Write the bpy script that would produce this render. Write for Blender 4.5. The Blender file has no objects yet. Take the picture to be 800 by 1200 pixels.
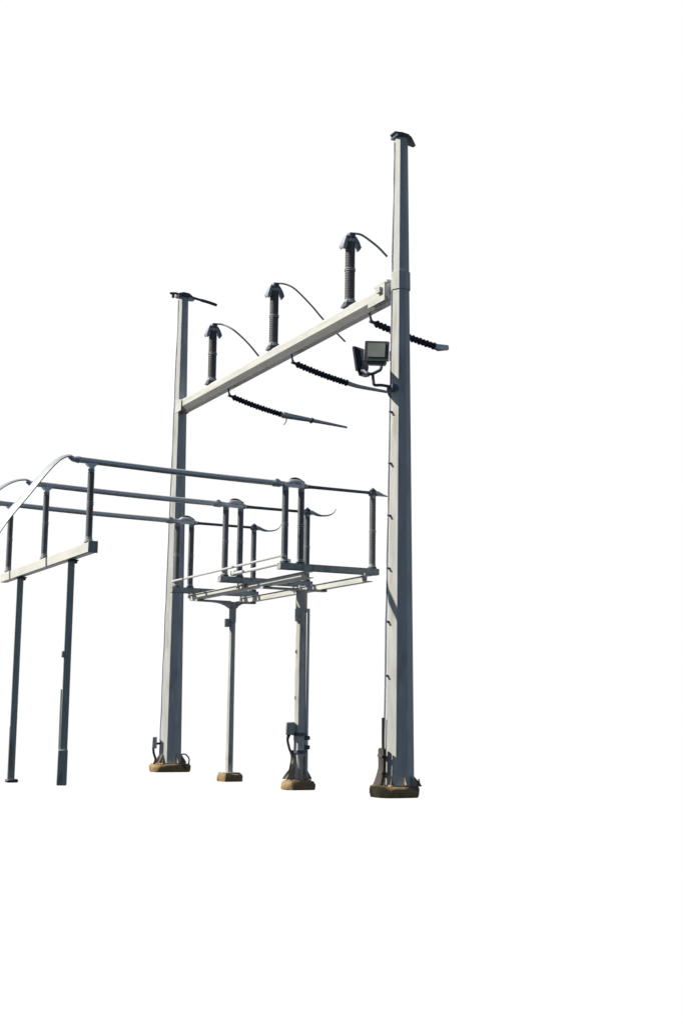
import bpy, bmesh, math, random
from mathutils import Vector, Matrix
random.seed(4)
S = bpy.context.scene
COL = S.collection
PI = math.pi
V = Vector

# ------------------------------------------------------------------ light direction
SUN_AZ, SUN_EL = math.radians(159), math.radians(37)
SUN = V((math.cos(SUN_AZ) * math.cos(SUN_EL), math.sin(SUN_AZ) * math.cos(SUN_EL), math.sin(SUN_EL)))

# ------------------------------------------------------------------ materials
def mat(name, c0, c1, scale=3.0, rough=(.4, .6), metal=0.0, spec=.5, stretch=(1, 1, 1), bump=0.0, bscale=40, stain=None, coat=0):
    m = bpy.data.materials.new(name); m.use_nodes = True
    nt = m.node_tree; N = nt.nodes; L = nt.links
    b = N['Principled BSDF']
    tc = N.new('ShaderNodeTexCoord'); mp = N.new('ShaderNodeMapping'); mp.inputs['Scale'].default_value = stretch
    L.new(tc.outputs['Object'], mp.inputs['Vector'])
    n = N.new('ShaderNodeTexNoise'); n.inputs['Scale'].default_value = scale; n.inputs['Detail'].default_value = 6; n.inputs['Roughness'].default_value = .65
    L.new(mp.outputs['Vector'], n.inputs['Vector'])
    r = N.new('ShaderNodeValToRGB'); r.color_ramp.elements[0].position = .32; r.color_ramp.elements[1].position = .7
    r.color_ramp.elements[0].color = (*c0, 1); r.color_ramp.elements[1].color = (*c1, 1)
    L.new(n.outputs['Fac'], r.inputs['Fac'])
    out = r.outputs['Color']
    if stain:
        n2 = N.new('ShaderNodeTexNoise'); n2.inputs['Scale'].default_value = stain[1]; n2.inputs['Detail'].default_value = 5
        L.new(mp.outputs['Vector'], n2.inputs['Vector'])
        r2 = N.new('ShaderNodeValToRGB'); r2.color_ramp.elements[0].position = stain[2]; r2.color_ramp.elements[1].position = stain[2] + .12
        L.new(n2.outputs['Fac'], r2.inputs['Fac'])
        mx = N.new('ShaderNodeMix'); mx.data_type = 'RGBA'; mx.inputs['B'].default_value = (*stain[0], 1)
        ml = N.new('ShaderNodeMath'); ml.operation = 'MULTIPLY'; ml.inputs[1].default_value = stain[3]
        L.new(r2.outputs['Color'], ml.inputs[0]); L.new(ml.outputs[0], mx.inputs['Factor']); L.new(out, mx.inputs['A'])
        out = mx.outputs['Result']
    L.new(out, b.inputs['Base Color'])
    mr = N.new('ShaderNodeMapRange'); mr.inputs['To Min'].default_value = rough[0]; mr.inputs['To Max'].default_value = rough[1]
    L.new(n.outputs['Fac'], mr.inputs['Value']); L.new(mr.outputs['Result'], b.inputs['Roughness'])
    b.inputs['Metallic'].default_value = metal; b.inputs['Specular IOR Level'].default_value = spec
    if coat: b.inputs['Coat Weight'].default_value = coat; b.inputs['Coat Roughness'].default_value = .15
    if bump:
        nb = N.new('ShaderNodeTexNoise'); nb.inputs['Scale'].default_value = bscale; nb.inputs['Detail'].default_value = 4
        L.new(tc.outputs['Object'], nb.inputs['Vector'])
        bp = N.new('ShaderNodeBump'); bp.inputs['Strength'].default_value = bump; bp.inputs['Distance'].default_value = .01
        L.new(nb.outputs['Fac'], bp.inputs['Height']); L.new(bp.outputs['Normal'], b.inputs['Normal'])
    return m

STEEL = mat('galvanised_steel', (.46, .485, .51), (.65, .67, .69), 2.2, (.38, .6), .0, .4, (3, 3, .55), .15, 60, ((.36, .33, .28), 1.8, .56, .55))
STEELB = mat('galvanised_beam_steel', (.50, .52, .53), (.66, .67, .67), 2.0, (.38, .6), .0, .4, (3, .5, 3), .15, 60, ((.40, .37, .32), 1.3, .60, .45))
STEEL2 = mat('weathered_steel', (.42, .43, .44), (.55, .555, .55), 3.5, (.4, .62), .0, .4, (3, 3, .7), .15, 60, ((.24, .17, .11), 2.4, .60, .6))
POSTST = mat('stained_post_steel', (.48, .50, .515), (.66, .67, .68), 2.2, (.38, .6), .0, .4, (3, 3, .8), .15, 60, ((.27, .20, .12), 2.6, .56, .6))
STRAP = mat('strap_conductor', (.36, .40, .47), (.48, .52, .58), 9, (.4, .55), .2, .4)
LEGST = mat('grey_painted_steel', (.34, .39, .40), (.45, .49, .49), 4, (.42, .6), .0, .35, (3, 3, .6), .1, 60, ((.19, .13, .08), 2.2, .58, .6))
DARKST = mat('dark_steel', (.085, .10, .135), (.14, .16, .20), 5, (.4, .6), .2, .4)
ALU = mat('aluminium_tube', (.72, .75, .80), (.84, .86, .90), 6, (.32, .5), .35, .5, (.5, 3, 3))
ALUB = mat('bright_aluminium', (.58, .6, .63), (.72, .73, .75), 8, (.3, .45), .3, .5)
PORC = mat('grey_brown_porcelain', (.08, .076, .09), (.125, .118, .135), 9, (.42, .55), 0, .35)
PORC2 = mat('blue_grey_porcelain', (.13, .14, .16), (.19, .20, .225), 9, (.42, .55), 0, .35)
POLY = mat('dark_blue_polymer', (.018, .024, .055), (.03, .04, .08), 12, (.45, .6), 0, .3)
CABLE = mat('black_cable', (.045, .042, .04), (.10, .09, .075), 20, (.5, .7), 0, .3)
WIRE = mat('grey_blue_conductor', (.30, .34, .42), (.42, .46, .54), 20, (.4, .6), .3, .4)
LAMPH = mat('dark_green_grey_housing', (.065, .095, .10), (.10, .13, .135), 8, (.4, .55), 0, .4)
GLASS = mat('lamp_glass', (.28, .32, .30), (.42, .46, .43), 3, (.12, .2), 0, .6)
CONC = mat('brown_stained_concrete', (.26, .175, .085), (.46, .34, .19), 7, (.8, .95), 0, .2, (1, 1, 1), .6, 45, ((.09, .055, .03), 5, .56, .85))
DIRTY = mat('soil_splashed_steel', (.24, .19, .13), (.50, .47, .42), 9, (.55, .75), 0, .3, (1, 1, 1), .3, 50)
BRONZE = mat('rusty_fitting', (.16, .11, .06), (.33, .25, .15), 14, (.5, .7), .3, .4)

# ------------------------------------------------------------------ mesh builder
class MB:
    def __init__(s): s.bm = bmesh.new()
    def box(s, c, d, rot=None, bev=.006):
        t = bmesh.new(); bmesh.ops.create_cube(t, size=1)
        bmesh.ops.scale(t, vec=d, verts=t.verts)
        b = min(bev, min(d) * .3)
        if b > 0: bmesh.ops.bevel(t, geom=t.edges[:], offset=b, segments=1, affect='EDGES')
        M = Matrix.Translation(c) @ (rot.to_4x4() if rot else Matrix.Identity(4))
        bmesh.ops.transform(t, matrix=M, verts=t.verts); s._add(t); return s
    def _add(s, t):
        mp = {v: s.bm.verts.new(v.co) for v in t.verts}
        for f in t.faces:
            g = s.bm.faces.new([mp[v] for v in f.verts]); g.smooth = f.smooth
        t.free()
    def rings(s, rings, caps=True):
        R = [[s.bm.verts.new(p) for p in r] for r in rings]; n = len(R[0])
        for a, b in zip(R, R[1:]):
            for i in range(n): s.bm.faces.new((a[i], a[(i + 1) % n], b[(i + 1) % n], b[i]))
        if caps:
            s.bm.faces.new(R[0][::-1]); s.bm.faces.new(R[-1])
        return s
    def axis(s, p0, p1, prof, n=20, a0=0.0):
        """a turned body: prof = [(distance along p0->p1, radius)]"""
        p0, p1 = V(p0), V(p1); d = (p1 - p0).normalized()
        x = d.orthogonal().normalized() if abs(d.z) < .9999 else V((1, 0, 0)); y = d.cross(x)
        return s.rings([[p0 + d * t + x * (r * math.cos(a0 + 2 * PI * i / n)) + y * (r * math.sin(a0 + 2 * PI * i / n)) for i in range(n)] for t, r in prof])
    def sweep(s, pts, rad, n=10, up=V((0, 0, 1))):
        """tube along pts; rad = number, list, or list of (across, thickness)"""
        pts = [V(p) for p in pts]; k = len(pts); rg = []
        for i, p in enumerate(pts):
            d = (pts[min(i + 1, k - 1)] - pts[max(i - 1, 0)]).normalized()
            a = d.cross(up); a = a.normalized() if a.length > 1e-4 else V((1, 0, 0)); b = a.cross(d)
            r = rad[i] if isinstance(rad, list) else rad
            ra, rb = r if isinstance(r, tuple) else (r, r)
            rg.append([p + a * (ra * math.cos(2 * PI * j / n)) + b * (rb * math.sin(2 * PI * j / n)) for j in range(n)])
        return s.rings(rg)
    def plate(s, poly, ext):
        """flat polygon (3-D points) thickened by the vector ext"""
        e = V(ext); return s.rings([[V(p) for p in poly], [V(p) + e for p in poly]])
    def build(s, name, m, parent=None, sharp=40, loc=(0, 0, 0)):
        bmesh.ops.recalc_face_normals(s.bm, faces=s.bm.faces[:])
        me = bpy.data.meshes.new(name)
        for f in s.bm.faces: f.smooth = True
        s.bm.to_mesh(me); s.bm.free()
        me.set_sharp_from_angle(angle=math.radians(sharp)); me.materials.append(m)
        o = bpy.data.objects.new(name, me); COL.objects.link(o)
        o.location = loc
        if parent: o.parent = parent
        return o

def tag(o, label, cat, group=None):
    o['label'] = label; o['category'] = cat
    if group: o['group'] = group
    return o
def thing(name, loc, label, cat, group=None):
    o = bpy.data.objects.new(name, None); o.empty_display_size = .2; COL.objects.link(o); o.location = loc
    return tag(o, label, cat, group)
def dup(o, loc, label, parent=None):
    c = o.copy(); COL.objects.link(c)
    if parent: c.parent = parent
    else: c.location = loc; c['label'] = label
    for ch in [x for x in bpy.data.objects if x.parent == o]: dup(ch, None, None, c)
    return c
def curve(pts, k=10):
    """Catmull-Rom through pts"""
    P = [V(p) for p in pts]; P = [P[0] * 2 - P[1]] + P + [P[-1] * 2 - P[-2]]; out = []
    for i in range(1, len(P) - 2):
        a, b, c, d = P[i - 1:i + 3]
        for j in range(k):
            t = j / k
            out.append(.5 * ((2 * b) + (c - a) * t + (2 * a - 5 * b + 4 * c - d) * t * t + (3 * b - a - 3 * c + d) * t ** 3))
    out.append(P[-2]); return out
def rz(a): return Matrix.Rotation(a, 3, 'Z')
OCT = math.radians(6)
def octa(mb, z0, r0, z1, r1, c=(0, 0)):
    return mb.rings([[V((c[0] + r * math.cos(OCT + PI / 4 * i), c[1] + r * math.sin(OCT + PI / 4 * i), z)) for i in range(8)] for z, r in ((z0, r0), (z1, r1))])

sd = V((math.cos(SUN_AZ), math.sin(SUN_AZ), 0)); td = V((-sd.y, sd.x, 0)) * -1      # towards the sun on the ground, and across it

# ------------------------------------------------------------------ concrete footings
def footing(loc, dx, dy, h, label, seed):
    rnd = random.Random(seed); m = MB()
    n = 56; rg = []
    for z, k in ((-.02, .95), (h * .12, .99), (h * .6, 1.0), (h * .85, .97), (h, .90)):
        ring = []
        for i in range(n):
            a = 2 * PI * i / n; c, s_ = math.cos(a), math.sin(a)
            e = .42
            x = math.copysign(abs(c) ** e, c) * dx / 2; y = math.copysign(abs(s_) ** e, s_) * dy / 2
            ring.append(V((x * k + rnd.uniform(-.006, .006) + .016 * math.sin(3 * a + seed), y * k + rnd.uniform(-.006, .006) + .014 * math.sin(2 * a + 2 * seed), z + (rnd.uniform(-.01, .01) + .016 * math.sin(2 * a + seed * 1.7) if z > 0 else 0))))
        rg.append(ring)
    m.rings(rg)
    o = m.build('concrete_footing', CONC, sharp=50, loc=loc)
    return tag(o, label, 'footing', 'concrete footings')
footing((-.045, -.03, 0), .70, .62, .15, 'brown concrete footing under the taller nearest pole with the floodlights', 1)
footing((-.05, 10.10, 0), .84, .60, .15, 'brown stained concrete footing under the farther tall pole', 2)
footing((-.565, 2.42, 0), .50, .42, .13, 'dark brown square footing under the bracketed stand post with the flared foot', 3)
footing((-.52, 5.53, 0), .42, .36, .13, 'small rounded tan footing under the plain post of the switch stand', 4)

# ------------------------------------------------------------------ the two gantry poles
H = 11.0
RB, RT = .252, .113
def prad(z): return RB + (RT - RB) * (z - .15) / (H - .15)
def pole(loc, label):
    t = thing('gantry_pole', loc, label, 'pole', 'tall gantry poles')
    m = MB(); octa(m, .17, prad(.17), H - .03, prad(H - .03)); m.build('shaft', STEEL, t, 20)
    m = MB(); m.box((0, 0, .163), (.56, .50, .026), None, .004); m.build('base_plate', DIRTY, t)
    for sx in (-1, 1):
        for sy in (-1, 1):
            p = V((sx * .245, sy * .215, .17)); m = MB()
            m.axis(p, p + V((0, 0, .1)), [(0, .034), (.03, .034), (.03, .02), (.07, .02), (.07, .012), (.1, .012)], 8)
            m.build('anchor_bolt', BRONZE, t)
    # thin earthing lead down the sun side of the shaft
    a = math.radians(164)
    pts = [V((math.cos(a) * (prad(z) * .975 + .004), math.sin(a) * (prad(z) * .975 + .004), z)) for z in [.2 + .36 * i for i in range(30)] + [10.9]]
    for i, p in enumerate(pts): p += V((random.uniform(-.006, .006), random.uniform(-.006, .006), 0))
    m = MB(); m.sweep(pts, .013, 6, V((1, 0, 0))); m.build('earthing_lead', WIRE, t)
    return t
PR = pole((.035, -.01, 0), 'taller nearest steel pole carrying the floodlights, foot pegs up its lit face')
PL = pole((-.025, 10.15, 0), 'farther tall steel pole at the low far end of the cross beam')
# collar, pegs, cap and widened, shading cable riser of the near pole
m = MB(); octa(m, 8.29, prad(8.29) + .017, 8.60, prad(8.6) + .017); m.build('collar', STEEL, PR, 20)
for i in range(6):
    z = 1.88 + .862 * i; a = math.radians(188); d = V((math.cos(a), math.sin(a), 0)); p = d * (prad(z) * .93) + V((0, 0, z))
    m = MB(); m.axis(p, p + d * .062, [(0, .02), (.03, .02), (.03, .012), (.05, .012), (.05, .018), (.062, .018)], 8)
    m.build('step_peg', DARKST, PR)
m = MB()
m.plate([(-.14, -.12, 10.972), (.13, -.12, 10.972), (.13, .12, 10.972), (-.14, .12, 10.972)], (0, 0, .03))
m.rings([[V((x, -w, z - h)), V((x, w, z - h)), V((x, w * .9, z)), V((x, -w * .9, z))] for x, w, z, h in
         ((-.17, .09, 11.05, .015), (-.12, .11, 11.045, .05), (-.04, .12, 11.05, .05), (.08, .12, 11.04, .06), (.15, .10, 11.01, .07), (.21, .07, 10.96, .05), (.26, .04, 10.91, .02))])
m.build('pole_cap', DARKST, PR)
m = MB()
for k, u in enumerate((-.215, -.155, -.095, -.04, .015, .07, .125, .18, .225)):  # cable row widened across the sun so its shadow covers the pole foot
    top = (.73, .74, 1.22, .74, .73, .73, .74, .73, .72)[k]; b = sd * .268 + td * u
    flare = sd * (.06 + .025 * (k % 3))
    m.sweep(curve([b + flare + V((0, 0, .10)), b + flare * .45 + V((0, 0, .24)), b + V((0, 0, .42)), b + V((0, 0, top * .8)), b + V((0, 0, top))], 5), .029 if k != 2 else .022, 8, V((1, 0, 0)))
for z in (.36, .62):
    m.box(sd * .268 + V((0, 0, z)), (.075, .50, .045), rz(SUN_AZ), .006)
for z in (.36, .62): m.box(sd * .25 + V((0, 0, z)), (.08, .05, .04), rz(SUN_AZ), .004)
m.build('shading_cable_riser', CABLE, PR)
for a_, r_ in ((-60, .33), (-95, .33), (-20, .34)):
    m = MB(); a = math.radians(a_); b = V((math.cos(a), math.sin(a), 0))
    m.plate([b * .2 + V((0, 0, .178)), b * r_ + V((0, 0, .178)), b * r_ + V((0, 0, .20)), b * .228 + V((0, 0, .33)), b * .2 + V((0, 0, .33))], b.cross(V((0, 0, 1))) * .014)
    m.build('base_gusset', DIRTY, PR)
# cap, earth wire stubs, junction box of the far pole
m = MB(); m.rings([[V((x, -w, z - h)), V((x, w, z - h)), V((x, w * .9, z)), V((x, -w * .9, z))] for x, w, z, h in
         ((-.17, .13, 11.03, .06), (-.05, .15, 11.065, .1), (.09, .15, 11.055, .1), (.19, .12, 11.0, .06), (.25, .06, 10.95, .02))]); m.build('pole_cap', DARKST, PL)
m = MB(); m.sweep(curve([(.15, -.04, 11.0), (.4, -.04, 10.965), (.6, -.04, 10.94), (.82, -.04, 10.90)], 5), [.03] * 6 + [.037] * 9 + [.03]); m.build('earth_wire', DARKST, PL)
m = MB(); m.sweep(curve([(-.1, -.04, 11.02), (-.22, -.04, 11.03), (-.36, -.04, 11.01)], 5), .028); m.box((-.28, -.04, 10.955), (.06, .05, .09)); m.build('earth_wire_clamp', DARKST, PL)
m = MB(); c = sd * .36 + td * -.05
m.box(c + V((0, 0, .62)), (.10, .24, .26), rz(SUN_AZ), .01); m.build('junction_box', STEEL, PL)
m = MB(); m.box(sd * .27 + td * -.05 + V((0, 0, .60)), (.14, .05, .05), rz(SUN_AZ), .004)
for u in (-.12, .03):
    m.sweep(curve([sd * .39 + td * u + V((0, 0, .52)), sd * .37 + td * u + V((0, 0, .38)), sd * .33 + td * u + V((0, 0, .25)), sd * .37 + td * u + V((0, 0, .13))], 5), .026, 8, V((1, 0, 0)))
m.build('box_cables', CABLE, PL)
for a_, r_ in ((172, .36), (205, .36), (-30, .36), (-75, .33)):
    m = MB(); a = math.radians(a_); b = V((math.cos(a), math.sin(a), 0))
    m.plate([b * .2 + V((0, 0, .178)), b * r_ + V((0, 0, .178)), b * r_ + V((0, 0, .20)), b * .228 + V((0, 0, .40)), b * .2 + V((0, 0, .40))], b.cross(V((0, 0, 1))) * .016)
    m.build('base_gusset', DIRTY, PL)
m = MB(); a = math.radians(-32); b = V((math.cos(a), math.sin(a), 0))
m.sweep(curve([b * .23 + V((0, 0, .36)), b * .33 + V((0, 0, .37)), b * .42 + V((0, 0, .28)), b * .42 + V((0, 0, .16))], 5), .016, 6, V((1, 0, 0))); m.build('side_cable', CABLE, PL)

# ------------------------------------------------------------------ cross beam
BZ, BR = 8.31, .160
t = thing('cross_beam', (0, 5, BZ), 'long faceted steel cross beam bolted between the two tall poles', 'beam')
Rb = BR / math.cos(PI / 8); F = BR / .205
def bring(y, R): return [V((R * math.cos(PI / 8 + PI / 4 * i), y, R * math.sin(PI / 8 + PI / 4 * i))) for i in range(8)]
y0, y1 = .165 - 5, 9.96 - 5
m = MB(); m.rings([bring(y0 + .04, Rb), bring(y1 - .02, Rb)]); m.build('beam_tube', STEELB, t, 20)
m = MB(); m.rings([bring(y0 - .02, Rb * 1.06), bring(y0 + .035, Rb * 1.06)])
m.build('end_flange', STEELB, t, 20)
m = MB(); m.plate([(-.176, y0 - .03, -.165), (-.176, y0 + .55, -.165), (-.176, y0 + .55, -.06), (-.176, y0 + .28, -.04), (-.176, y0 + .28, .12), (-.176, y0 - .03, .15)], (-.018, 0, 0)); m.build('splice_plate', STEELB, t)
m = MB(); m.plate([(-.14, y0 - .02, .166), (-.14, y0 + .45, .166), (.1, y0 + .45, .166), (.1, y0 - .02, .166)], (0, 0, .035)); m.build('top_plate', STEELB, t)
m = MB(); m.plate([(-.25, y0 + .04, -.02), (-.25, y0 + .16, -.02), (-.194, y0 + .16, -.02), (-.194, y0 + .04, -.02)], (0, 0, .09)); m.build('bracket', STEEL2, t)
m = MB(); m.rings([bring(y1 - .02, Rb * 1.08), bring(y1 + .03, Rb * 1.08)]); m.build('end_flange', STEELB, t, 20)
m = MB(); m.plate([(-.176, y1 - .28, -.16), (-.176, y1 + .10, -.17), (-.176, y1 + .10, .15), (-.176, y1 - .28, .09)], (-.016, 0, 0)); m.build('splice_plate', STEELB, t)

# ------------------------------------------------------------------ post insulators / arresters
def shed_profile(z0, z1, core, shed, pitch):
    n = max(2, round((z1 - z0) / pitch)); p = (z1 - z0) / n; out = []
    for i in range(n):
        z = z0 + i * p
        out += [(z, core), (z + p * .35, core), (z + p * .55, shed), (z + p * .75, shed), (z + p * .97, core)]
    return out
def stack(parent, x, y, z0, z1, r, pm, split=.5, name='insulator', group=False):
    """two-piece porcelain post with metal end and middle fittings, as one part with fittings below it"""
    zm = z0 + (z1 - z0) * split
    m = MB()
    m.axis((x, y, z0), (x, y, z1), shed_profile(.05, zm - z0 - .05, r * .972, r, r * .5) + shed_profile(zm - z0 + .05, z1 - z0 - .05, r * .955, r * .98, r * .5), 20)
    o = m.build(name, pm, parent, 55)
    for a, b, rr in ((z0, z0 + .065, 1.12), (zm - .062, zm - .008, 1.02), (zm + .008, zm + .062, 1.02), (z1 - .06, z1, .98)):
        m = MB(); h = b - a
        e = 1.12 if a < zm else .95
        m.axis((x, y, a), (x, y, b), [(0, r * rr * e), (h * .25, r * rr * e), (h * .35, r * rr * .96), (h, r * rr * .93)] if a < zm - .2 else ([(0, r * .9), (h * .7, r * .95), (h * .72, r * 1.1), (h, r * 1.1)] if b < zm else [(0, r * 1.1), (h * .28, r * 1.1), (h * .3, r * .95), (h, r * .9)] if a < zm + .1 else [(0, r * .9), (h, r * 1.0)]), 16)
        m.build('fitting', LEGST, o, 35)
    return o
def arrester(loc, label):
    t = thing('surge_arrester', loc, label, 'arrester', 'surge arresters on the cross beam')
    m = MB(); m.rings([[V((-.13, -.11, 0)), V((.13, -.11, 0)), V((.13, .11, 0)), V((-.13, .11, 0))], [V((-.12, -.1, .04)), V((.12, -.1, .04)), V((.12, .1, .04)), V((-.12, .1, .04))], [V((-.075, -.07, .13)), V((.075, -.07, .13)), V((.075, .07, .13)), V((-.075, .07, .13))]])
    m.build('pedestal', DARKST, t)
    stack(t, 0, 0, .08, 1.27, .092, PORC, .52, 'arrester_body')
    m = MB(); m.axis((0, 0, 1.25), (0, 0, 1.40), [(0, .08), (.05, .08), (.09, .055), (.10, .03), (.145, .03), (.15, .02)], 14); m.box((.035, 0, 1.375), (.10, .07, .06)); m.build('terminal_cap', DARKST, t)
    for s in (-1, 1):                                    # drooping side wings
        m = MB()
        rg = []
        for u, z, w in ((.05, 1.36, .03), (.09, 1.31, .055), (.13, 1.22, .085), (.165, 1.12, .095), (.15, 1.08, .07)):
            rg.append([V((s * u, -w, z)), V((s * u, w, z)), V((s * (u + .016), w, z + .006)), V((s * (u + .016), -w, z + .006))])
        m.rings(rg); m.plate([(s * .07, -.05, 1.37), (s * .12, -.05, 1.27), (s * .175, -.05, 1.10), (s * .14, -.05, 1.05), (s * .085, -.05, 1.12)], (0, .012, 0)); m.build('guard_wing', WIRE, t)
    return t
A1 = arrester((0, 1.76, 8.468), 'grey brown surge arrester on the cross beam nearest the floodlit pole')
A2 = dup(A1, (0, 5.03, 8.468), 'middle surge arrester of the three standing on the cross beam')
A3 = dup(A1, (0, 8.30, 8.468), 'surge arrester at the far low end of the cross beam, closest to the farther pole')
def wire(pts, r, label, base):
    m = MB(); m.sweep(curve([V(p) - V(base) for p in pts], 10), r, 8)
    o = m.build('jumper_wire', WIRE, loc=base); return tag(o, label, 'wire', 'jumper wires from the arresters')
wire([(.04, 1.76, 9.865), (.2, 1.73, 9.86), (.36, 1.68, 9.76), (.52, 1.64, 9.64), (.68, 1.61, 9.49)], .022, 'short drooping wire from the arrester nearest the floodlit pole', (.04, 1.76, 9.865))
wire([(.04, 5.03, 9.865), (.2, 4.95, 9.85), (.38, 4.85, 9.74), (.73, 4.81, 9.44), (1.0, 4.81, 9.19), (1.5, 4.81, 8.80)], .019, 'curved wire from the middle arrester passing behind the beam', (.04, 5.03, 9.865))
wire([(.04, 8.30, 9.865), (.2, 8.2, 9.84), (.37, 8.0, 9.69), (.66, 7.94, 9.45), (.94, 7.94, 9.18), (1.12, 7.94, 8.98)], .021, 'curved wire from the far arrester dropping onto the beam', (.04, 8.30, 9.865))

# ------------------------------------------------------------------ strain insulator strings under the beam
def string(y, xe, ze, label):
    p0 = V((0, y, 8.155)); t = thing('insulator_string', p0, label, 'insulator', 'dark insulator strings under the cross beam')
    a = V((.03, 0, -.15)); b = V((xe, 0, ze - 8.155))
    m = MB(); m.sweep([V((-.02, 0, .0)), V((.0, 0, -.09)), a], .022, 8); m.axis(a - (b - a).normalized() * .05, b, [(0, .03), (.09, .03)], 10); m.build('shackle', DARKST, t)
    d = (b - a).normalized(); L = (b - a).length; n = 17; p = (L - .08) / n; prof = [(.05, .03)]
    for i in range(n):
        z = .06 + i * p; k = .5 + .5 * (i % 2)
        r = .067 if i % 2 == 0 else .061
        prof += [(z, .044), (z + p * .15, .046), (z + p * .45, r), (z + p * .75, r), (z + p * .98, .046)]
    # slight sag: lathe in three bends
    m = MB(); x = d.orthogonal().normalized(); yv = d.cross(x); rg = []
    for q, r in prof:
        sag = V((0, 0, -.02 * math.sin(PI * min(1, q / L))))
        rg.append([a + d * q + sag + x * (r * math.cos(2 * PI * j / 16)) + yv * (r * math.sin(2 * PI * j / 16)) for j in range(16)])
    m.rings(rg); m.build('shed_rod', POLY, t, 60)
    return t, d, b
t, d, b = string(.97, 1.32, 7.74, 'dark ribbed insulator string passing behind the floodlit pole, pale clamp at its tip')
m = MB(); m.sweep([b - d * .03, b + d * .04, b + V((.10, 0, .0)), b + V((.25, 0, .02))], [(.045, .06), (.05, .07), (.05, .065), (.035, .05)], 8); m.build('end_clamp', ALU, t)
t, d, b = string(4.13, 1.23, 7.745, 'middle ribbed insulator string with a long bare wire reaching behind the pole')
m = MB(); m.sweep(curve([b - d * .04, b + V((.2, 0, -.03)), b + V((.55, 0, -.05)), b + V((.95, 0, -.07)), b + V((1.25, 0, -.10))], 6), [.05 - .0012 * min(20, i) for i in range(25)], 8); m.build('line_wire', ALU, t)
t, d, b = string(7.29, 1.25, 7.735, 'far insulator string ending in a long tapered dead end clamp')
m = MB(); m.sweep(curve([b - d * .04, b + V((.12, 0, -.01)), b + V((.55, 0, -.035)), b + V((1.0, 0, -.065)), b + V((1.6, 0, -.11))], 6), [.06] * 3 + [.078 - .0026 * i for i in range(22)], 10); m.build('dead_end_clamp', ALUB, t)
m = MB(); m.sweep(curve([b + V((.12, 0, -.05)), b + V((.10, 0, -.15)), b + V((.05, 0, -.22))], 5), .012, 6); m.build('tail_wire', WIRE, t)
m = MB(); p = b + V((.72, 0, -.05)); m.axis(p - d * .02, p + d * .02, [(0, .066), (.04, .066)], 10); m.build('clamp_band', DARKST, t)

# ------------------------------------------------------------------ floodlights on the near pole
t = thing('floodlight_pair', (-.2, -.1, 6.56), 'pair of floodlights on a forked bracket fixed to the nearest pole', 'floodlight')
o0 = V((-.2, -.1, 6.56))
def rel(*p): return V(p) - o0
m = MB()
m.sweep(curve([rel(-.12, -.08, 6.60), rel(-.40, -.17, 6.58), rel(-.55, -.2, 6.56), rel(-.575, -.2, 6.62), rel(-.59, -.2, 6.76)], 6), .026, 8, V((.3, 1, 0)))
m.sweep(curve([rel(-.59, -.2, 6.74), rel(-.52, -.2, 6.78), rel(-.44, -.2, 6.84), rel(-.42, -.2, 6.98)], 6), .026, 8, V((.3, 1, 0)))
m.sweep(curve([rel(-.59, -.2, 6.74), rel(-.67, -.2, 6.73), rel(-.70, -.10, 6.80), rel(-.66, .04, 6.84), rel(-.60, .16, 6.90)], 6), .026, 8, V((.3, 1, 0)))
m.build('forked_bracket', DARKST, t)
m = MB(); m.box(rel(-.17, -.1, 6.58), (.10, .20, .09)); m.sweep(curve([rel(-.24, -.14, 6.57), rel(-.27, -.15, 6.48), rel(-.22, -.15, 6.40)], 5), .02, 8, V((0, 1, 0))); m.build('mounting_clamp', DARKST, t)
def lamp(c, n, w, h, dp, roll, name, hm=None):
    n = V(n).normalized(); x = V((0, 0, 1)).cross(n).normalized(); y = n.cross(x)
    R = Matrix((x, y, n)).transposed() @ Matrix.Rotation(roll, 3, 'Z')
    def T(p): return c + R @ V(p)
    m = MB()
    m.rings([[T((sx * w / 2 * k, sy * h / 2 * k, z)) for sx, sy in ((-1, -1), (-.92, -1), (.92, -1), (1, -1), (1, .94), (.9, 1), (-.9, 1), (-1, .94))] for z, k in ((-dp, .62), (-dp * .5, .9), (-dp * .25, 1), (0, 1), (.012, .98))])
    m.rings([[T(p) for p in ((-w * .4, -h * .5, zz), (w * .4, -h * .5, zz), (w * .33, -h * .68, zz), (-w * .33, -h * .68, zz))] for zz in (-dp * .9, -.01)])
    b = m.build(name, hm or LAMPH, t, 30)
    m = MB(); m.plate([T((sx * w * .36, sy * h * .34 + h * .05, .013)) for sx, sy in ((-1, -1), (1, -1), (1, 1), (-1, 1))], R @ V((0, 0, .008))); m.build('lens', GLASS, b)
    for sx in (-1, 1) if not hm else ():
        m = MB(); m.box(T((sx * (w / 2 + .012), -h * .2, -dp * .4)), (.012, h * .5, .04), R); m.build('yoke_arm', WIRE, b)
lamp(rel(-.52, -.2, 7.13), (-.62, -.78, -.12), .40, .33, .17, math.radians(-4), 'lamp_housing')
lamp(rel(-.64, .17, 7.05), sd * .80 + td * .60 + V((0, 0, -.12)), .34, .42, .10, math.radians(-5), 'lamp_housing', POLY)

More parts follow.
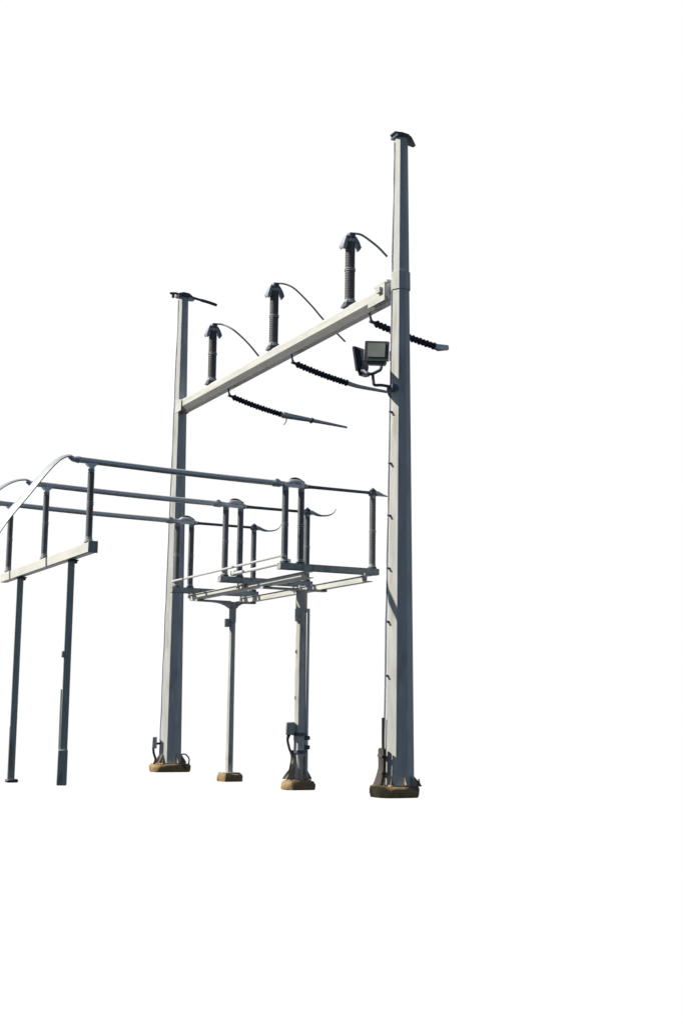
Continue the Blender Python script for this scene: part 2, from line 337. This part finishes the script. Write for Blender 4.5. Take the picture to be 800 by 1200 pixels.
# ------------------------------------------------------------------ switch stand
PX = -.53; P1Y, P2Y = 2.456, 5.557
t = thing('switch_stand', (PX, (P1Y + P2Y) / 2, .13), 'two legged steel stand with horizontal frame carrying the three switches', 'stand')
T0 = V((PX, (P1Y + P2Y) / 2, .13))
def tr(x, y, z): return V((x, y, z)) - T0
ZB = 3.455; ZT = 3.565
for nm, x in (('frame_beam', -1.27), ('frame_beam', -.17)):      # C channels, web facing the sun; top flange made to overhang and shade it
    m = MB(); yA, yB = .72, 6.0; w = .11
    m.box(tr(x, (yA + yB) / 2, (ZB + ZT) / 2), (.012, yB - yA, ZT - ZB), None, .002)
    m.box(tr(x + w / 2 - .016, (yA + yB) / 2, ZT - .006), (w + .03, yB - yA, .012), None, .002)
    m.box(tr(x + w / 2 + .006, (yA + yB) / 2, ZB + .006), (w, yB - yA, .012), None, .002)
    m.build(nm, STEELB, t)
    for yy in (.84 - .12, 3.36 - .15, 3.36 + .15, 5.8 + .15):
        m = MB(); m.box(tr(x - .03, yy, ZT - .02), (.05, .05, .09)); m.build('clip', STEEL2, t)
for y in (P1Y, P2Y):                                           # curved cross arms on the post heads
    m = MB()
    for s in (-1, 1):
        ln = 1.30 + PX if s < 0 else -.06 - PX
        ln = abs(-1.30 - PX) if s < 0 else abs(-.06 - PX)
        rg = []
        for k in range(9):
            u = k / 8; x = s * (.06 + (ln - .06) * u); dz = (.02 if y == P1Y else .11) * (1 - u) ** 5 + .04
            rg.append([tr(PX + x, y - .06, ZB - dz), tr(PX + x, y + .06, ZB - dz), tr(PX + x, y + .06, ZB - .004), tr(PX + x, y - .06, ZB - .004)])
        m.rings(rg)
    m.build('cross_arm', STEEL2, t)
    zc = ZB - .30
    near = y == P1Y
    r0, r1 = (.112, .092) if near else (.076, .060)
    m = MB(); octa(m, .15, r0, ZB - .02, r1, (0, 0))
    bmesh.ops.translate(m.bm, vec=tr(PX, y, 0), verts=m.bm.verts)
    m.build('post', POSTST, t, 20)
    m = MB(); octa(m, zc - .12, r1 + .012, zc + .28, r1 + .012); bmesh.ops.translate(m.bm, vec=tr(PX, y, 0), verts=m.bm.verts); m.build('head_sleeve', STEEL2, t, 20)
    m = MB(); m.box(tr(PX, y, .14), (.34, .30, .022)); m.build('foot_plate', DIRTY, t)
# small box below the plain post's head
m = MB(); m.box(tr(PX - .12, P2Y - .03, 3.02), (.08, .09, .16)); m.build('terminal_box', LEGST, t)
m = MB(); m.box(tr(PX - .10, P1Y - .06, 2.98), (.07, .09, .22)); m.build('terminal_box', LEGST, t)
# drive gear, flared gussets and light-rim pipe on the near post
for a_, r_, h_ in ((150, .28, .62), (200, .30, .60), (250, .22, .5), (-60, .20, .55), (-20, .22, .4)):
    a = math.radians(a_); b = V((math.cos(a), math.sin(a), 0)); c0 = tr(PX, P1Y, 0)
    m = MB(); m.plate([c0 + b * .10 + V((0, 0, .153)), c0 + b * r_ + V((0, 0, .153)), c0 + b * r_ + V((0, 0, .18)), c0 + b * (r_ * .55 + .02) + V((0, 0, .32)), c0 + b * .125 + V((0, 0, h_)), c0 + b * .1 + V((0, 0, h_))], b.cross(V((0, 0, 1))) * .018)
    m.build('base_gusset', DIRTY, t)
m = MB()
cb = V((PX, P1Y, 0)) + sd * .17 - td * .06
m.box(V((cb.x, cb.y, 1.02)) - T0, (.15, .17, .22), rz(SUN_AZ), .012); m.build('drive_box', LEGST, t)
for z in (.90, .60):
    m = MB(); octa(m, z, .138, z + .05, .138); bmesh.ops.translate(m.bm, vec=tr(PX, P1Y, 0), verts=m.bm.verts); m.build('clamp_band', DARKST, t, 20)
m = MB(); q = lambda u, w, z: V((PX, P1Y, 0)) + sd * u + td * w + V((0, 0, z)) - T0
m.sweep(curve([q(.2, -.06, .92), q(.21, -.06, .82), q(.17, -.06, .66), q(.12, -.07, .55), q(.14, -.08, .3), q(.15, -.08, .15)], 6), .022, 7, V((1, 0, 0)))
m.sweep(curve([q(.16, .06, .92), q(.20, .04, .80), q(.15, .02, .62), q(.13, .0, .5), q(.16, .0, .15)], 6), .018, 7, V((1, 0, 0)))
m.build('drive_cables', CABLE, t)
for z in (.86, .70):
    m = MB(); c = q(-.13, -.02, z); m.box(c, (.10, .09, .07), rz(SUN_AZ), .012); m.build('bolt_lug', DARKST, t)
m = MB(); m.sweep([q(-.125, -.03, z) for z in (.15, .5, 1.2, 2.0, 3.1)], .026, 8, V((1, 0, 0))); m.build('side_pipe', ALUB, t)  # pale pipe added in place of the light rim reflected on the post
for z in (1.55, 2.35):
    m = MB(); c = q(.085, -.03, z); m.box(c, (.03, .06, .06), rz(SUN_AZ)); m.build('pipe_clip', LEGST, t)

# ------------------------------------------------------------------ three disconnect switches
XA, XB, XC = -1.627, -1.341, -.005
ZI, ZH = 3.70, 4.93
def switch(y, label, end, horn):
    t = thing('disconnect_switch', (XB, y, 3.57), label, 'switch', 'disconnect switches on the stand'); O = V((XB, y, 3.57))
    R = lambda x, z, dy=0: V((x - XB, dy, z - 3.57))
    m = MB(); c = R((XA - .10 + XC + .10) / 2, 3.635)
    L = XC - XA + .2
    m.box(c + V((0, 0, .045)), (L, .14, .012), None, .003)
    for s in (-1, 1): m.box(c + V((0, s * .064, -.008)), (L, .012, .094), None, .003)
    for s in (-1, 1): m.box(c + V((s * (L / 2 - .004), 0, -.01)), (.012, .115, .09), None, .003)
    m.build('base_channel', LEGST, t)
    for x in (XA, XB, XC):
        stack(t, R(x, 0).x, 0, ZI - 3.57, ZH - 3.57, .056, PORC2, .5, 'insulator')
        m = MB(); m.axis(R(x, 3.685), R(x, 3.72), [(0, .075), (.03, .075), (.035, .06)], 12); m.build('bearing', DARKST, t)
    m = MB()                                                # arched hinge head bridging the two left posts
    m.sweep(curve([R(XA - .05, 4.975), R(XA + .03, 4.99), R(XA + .10, 5.025), R(XB - .06, 5.03), R(XB + .02, 5.00), R(XB + .10, 4.97)], 5),
            [(.05, .045)] * 8 + [(.06, .05)] * 10 + [(.05, .04)] * 8, 10)
    m.box(R((XA + XB) / 2, 4.965), (XB - XA + .08, .10, .05)); m.build('hinge_head', ALU, t)
    m = MB(); m.sweep(curve([R(XA + .07, 5.05, .0), R(XA + .13, 5.085), R(XB - .06, 5.085), R(XB + .05, 5.03)], 5), .022, 8); m.build('spring_arch', DARKST, t)
    m = MB(); m.axis(R(XA - .26, 4.985), R(XA, 4.985), [(0, .035), (.03, .058), (.15, .062), (.17, .045), (.24, .045)], 12); m.box(R(XA - .17, 5.03), (.07, .09, .05)); m.build('bus_clamp', ALUB, t)
    m = MB(); m.axis(R(XB + .04, 4.975), R(XC, 4.975), [(0, .045), (.12, .03), (.2, .028), (XC - XB - .2, .026), (XC - XB - .04, .03)], 12); m.build('switch_blade', DARKST, t)
    m = MB(); m.box(R(XC, 4.955), (.12, .10, .06)); m.sweep([R(XC - .05, 5.0), R(XC + .0, 5.03), R(XC + .05, 5.0)], [.02, .04, .03], 8); m.build('contact_jaw', DARKST, t)
    m = MB(); m.sweep([R(XC + .04, 4.975), R(XC + .10, 4.97), R(XC + .2, 4.95), R(XC + .28, 4.94)], [(.06, .05), (.055, .045), (.03, .022), (.014, .012)], 8); m.build('terminal_pad', ALU, t)
    if horn:
        m = MB(); m.sweep(curve([R(XC + .12, 4.955), R(XC + .24, 4.93), R(XC + .42, 4.945), R(XC + .54, 5.0), R(XC + .60, 5.085)], 6), [(.03 - .0008 * i, .022 - .0006 * i) for i in range(25)], 8); m.build('arcing_horn', WIRE, t)
    return t
SW = switch(.838, 'nearest disconnect switch of the three, its end post closest to the floodlit pole', 0, False)
SW2 = switch(3.359, 'middle disconnect switch with an upturned horn at its end', 0, True)
SW3 = switch(5.80, 'farthest disconnect switch, partly in front of the farther pole', 0, True)
m = MB(); m.axis((0, 0, 0), (0, 5.0, 0), [(0, .022), (5.06, .022)], 10)
for y in (0, 2.52, 4.96): m.box((.03, y, -.01), (.09, .05, .04))
tag(m.build('linkage_rod', ALUB, loc=(-1.69, .80, 3.80)), 'long thin pale rod linking the left ends of the switch bases', 'rod')
m = MB(); m.sweep([(0, 0, 0), (0, 1.2, -.005), (0, 2.3, 0)], .03, 10); m.box((0, 2.3, .01), (.07, .12, .09)); m.box((0, .03, .0), (.08, .08, .08))
tag(m.build('drive_rod', ALU, loc=(-1.50, .95, 3.73)), 'short pale rod between the nearest and middle switch bases', 'rod')

# ------------------------------------------------------------------ left bus support
XL = -4.897
t = thing('bus_support_stand', (XL, 3.3, 0), 'two legged stand with a bright horizontal beam under three bus insulators', 'stand')
m = MB(); c = V((0, .06, 3.70)); Ln = 5.50
m.box(c, (.13, Ln, .16), None, .01); m.build('top_beam', STEELB, t)
m = MB(); m.box((0, .06 - Ln / 2 - .008, 3.705), (.15, .014, .18), None, .003); m.build('end_plate', LEGST, t)
for y, b in ((1.724 - 3.3, 0), (4.878 - 3.3, 1)):
    m = MB(); zl = .05 if b else .16; m.box((0, y, (3.6 + zl) / 2), (.112, .112, 3.60 - zl), rz(math.radians(-18)), .01); lg = m.build('leg', LEGST, t)
    m = MB(); m.box((.0, y, 3.607), (.19, .19, .022)); m.box((.06, y - .03, 3.585), (.05, .06, .05)); m.build('leg_bracket', DARKST, t)
    if not b:
        m = MB(); m.box((-.01, y, .41), (.15, .14, .54), rz(math.radians(-18)), .01); m.build('foot_sleeve', LEGST, t)
        m = MB(); m.box((-.07, y - .02, 2.14), (.06, .06, .10)); m.build('clip', LEGST, t); m = MB(); m.sweep([V((-.071, y + .01, z)) for z in (.66, 1.0, 1.3, 1.6)], .014, 6, V((1, 0, 0))); m.build('side_pipe', STEEL2, t)
    else:
        m = MB(); m.box((.01, y, .07), (.2, .18, .06), None, .02); m.build('foot_plate', DARKST, t)
        m = MB(); m.sweep([V((-.062, y - .02, z)) for z in (.1, .3, .8, 1.0)], .014, 6, V((1, 0, 0))); m.build('side_pipe', STEEL, t)
def busins(y, label):
    t = thing('post_insulator', (XL, y, 3.785), label, 'insulator', 'post insulators on the bus stand')
    m = MB(); m.box((0, 0, .016), (.13, .12, .026)); m.build('base_plate', STEEL2, t)
    stack(t, 0, 0, .03, 1.14, .052, PORC2, .52, 'insulator_body')
    m = MB(); m.rings([[V((-a, -b, z)), V((a, -b, z)), V((a, b, z)), V((-a, b, z))] for z, a, b in ((1.13, .035, .035), (1.17, .04, .04), (1.21, .085, .045), (1.225, .085, .045))]); m.build('bus_saddle', ALU, t)
    return t
B1 = busins(.838, 'post insulator at the near raised end of the bright bus stand beam')
B2 = dup(B1, (XL, 3.359, 3.785), 'middle post insulator of the three on the bus stand beam')
B3 = dup(B1, (XL, 5.80, 3.785), 'post insulator at the far low end of the bus stand beam')

# ------------------------------------------------------------------ bus tubes and flexible straps
def bus(y, label, z1=4.985):
    x0, x1, z0 = XL - .22, XA - .06, 5.055
    t = thing('bus_tube', (XL, y, z0), label, 'bus tube', 'long bus tubes')
    m = MB(); a, b = V((x0 - XL, 0, 0)), V((x1 - XL, 0, z1 - z0)); L = (b - a).length
    pts = [a + (b - a) * (i / 12) + V((0, 0, -.012 * math.sin(PI * i / 12))) for i in range(13)]
    m.sweep(pts, .049, 14); m.build('tube', ALU, t)
    m = MB(); m.sweep([a + V((-.14, 0, .02)), a + V((-.08, 0, .0)), a + V((.02, 0, 0))], [(.05, .014), (.055, .04), (.06, .06)], 10); m.build('end_fitting', ALU, t)
    return t
bus(.838, 'nearest and uppermost long horizontal bus tube')
bus(3.359, 'middle long horizontal bus tube of the three')
bus(5.80, 'farthest and lowest long horizontal bus tube')
def strap(y, pts, wid, label):
    base = V((pts[0][0], y, pts[0][1])); P = curve([V((x, y, z)) - base for x, z in pts], 10)
    n = len(P); m = MB(); rg = []
    for i, p in enumerate(P):
        d = (P[min(i + 1, n - 1)] - P[max(i - 1, 0)]).normalized(); u = i / (n - 1); w = wid[0] + (wid[1] - wid[0]) * u ** 1.2
        tw = math.radians(22); nrm = V((0, 1, 0)).cross(d)
        a = V((0, 1, 0)) * math.cos(tw) + nrm * math.sin(tw); b = d.cross(a)
        rg.append([p + a * (w / 2 * cx) + b * (.014 * cy) for cx, cy in ((-1, -.6), (-.5, -1), (0, -.85), (.5, -1), (1, -.6), (1, .6), (.5, 1), (0, .85), (-.5, 1), (-1, .6))])
    m.rings(rg); o = m.build('flexible_strap', STRAP, loc=base); return tag(o, label, 'strap', 'flexible connector straps')
strap(.838, [(XL - .26, 5.075), (XL - .36, 5.10), (XL - .52, 5.02), (XL - .72, 4.80), (XL - 1.0, 4.42), (XL - 1.3, 4.02), (XL - 1.62, 3.5)], (.08, .25), 'wide bright strap dropping from the nearest bus tube')
strap(3.359, [(XL - .26, 5.075), (XL - .38, 5.11), (XL - .6, 5.05), (XL - .85, 4.87), (XL - 1.15, 4.52), (XL - 1.5, 4.0)], (.07, .14), 'narrower grey strap curving down from the middle bus tube')
strap(5.80, [(XL - .26, 5.075), (XL - .4, 5.12), (XL - .62, 5.03), (XL - .9, 4.8), (XL - 1.3, 4.3)], (.07, .13), 'short strap at the end of the farthest bus tube')

# ------------------------------------------------------------------ camera
cam = bpy.data.cameras.new('camera'); co = bpy.data.objects.new('camera', cam); COL.objects.link(co); S.camera = co
yaw, pit, rol = 1.0939, .15056, .01086
CW = globals().get('CAMP')
fw = V((.45370594, .8784388, .14998732)); r = V((.88768985, -.46031676, .01073393)); u = V((-.07847078, -.12827217, .98862965))
M = Matrix((r, u, -fw)).transposed().to_4x4(); M.translation = V((-10.88839765, -19.09223496, 1.2011747)); co.matrix_world = M
cam.sensor_fit = 'HORIZONTAL'; cam.sensor_width = 36; cam.lens = 36 * 1595.63 / 800; cam.clip_start = .1; cam.clip_end = 2000

# ------------------------------------------------------------------ light: clear sky, pale white towards the view, one sun
EXPO = .2
w = bpy.data.worlds.new('World'); S.world = w; w.use_nodes = True; nt = w.node_tree; N = nt.nodes; L = nt.links
N.clear(); out = N.new('ShaderNodeOutputWorld')
sky = N.new('ShaderNodeTexSky'); sky.sky_type = 'NISHITA'; sky.sun_disc = False; sky.dust_density = .3; sky.ozone_density = 3.0; sky.sun_elevation = SUN_EL; sky.sun_rotation = PI / 2 - SUN_AZ
bs = N.new('ShaderNodeBackground'); bs.inputs['Strength'].default_value = .05; L.new(sky.outputs['Color'], bs.inputs['Color'])
bw = N.new('ShaderNodeBackground'); bw.inputs['Color'].default_value = (1, 1, 1, 1); bw.inputs['Strength'].default_value = 1.01 / 2 ** EXPO
tc = N.new('ShaderNodeTexCoord'); dt = N.new('ShaderNodeVectorMath'); dt.operation = 'DOT_PRODUCT'; dt.inputs[1].default_value = V((.455, .885, .10)).normalized()
L.new(tc.outputs['Generated'], dt.inputs[0])
mr = N.new('ShaderNodeMapRange'); mr.interpolation_type = 'SMOOTHSTEP'; mr.inputs['From Min'].default_value = math.cos(math.radians(58)); mr.inputs['From Max'].default_value = math.cos(math.radians(45))
L.new(dt.outputs['Value'], mr.inputs['Value'])
sp = N.new('ShaderNodeSeparateXYZ'); L.new(tc.outputs['Generated'], sp.inputs[0])
mz = N.new('ShaderNodeMapRange'); mz.interpolation_type = 'SMOOTHSTEP'; mz.inputs['From Min'].default_value = -.66; mz.inputs['From Max'].default_value = -.48; L.new(sp.outputs['Z'], mz.inputs['Value'])
mm = N.new('ShaderNodeMath'); mm.operation = 'MULTIPLY'; L.new(mr.outputs['Result'], mm.inputs[0]); L.new(mz.outputs['Result'], mm.inputs[1])
mx = N.new('ShaderNodeMixShader'); L.new(mm.outputs[0], mx.inputs['Fac']); L.new(bs.outputs[0], mx.inputs[1]); L.new(bw.outputs[0], mx.inputs[2]); L.new(mx.outputs[0], out.inputs['Surface'])
ld = bpy.data.lights.new('sun', 'SUN'); ld.energy = 5.0; ld.angle = math.radians(.5); ld.color = (1, .92, .76)
lo = bpy.data.objects.new('sun', ld); COL.objects.link(lo); lo.rotation_euler = SUN.to_track_quat('Z', 'Y').to_euler(); lo.location = SUN * 40
S.view_settings.view_transform = 'Standard'; S.view_settings.look = 'None'; S.view_settings.exposure = EXPO; S.view_settings.gamma = 1; S.view_settings.use_curve_mapping = False
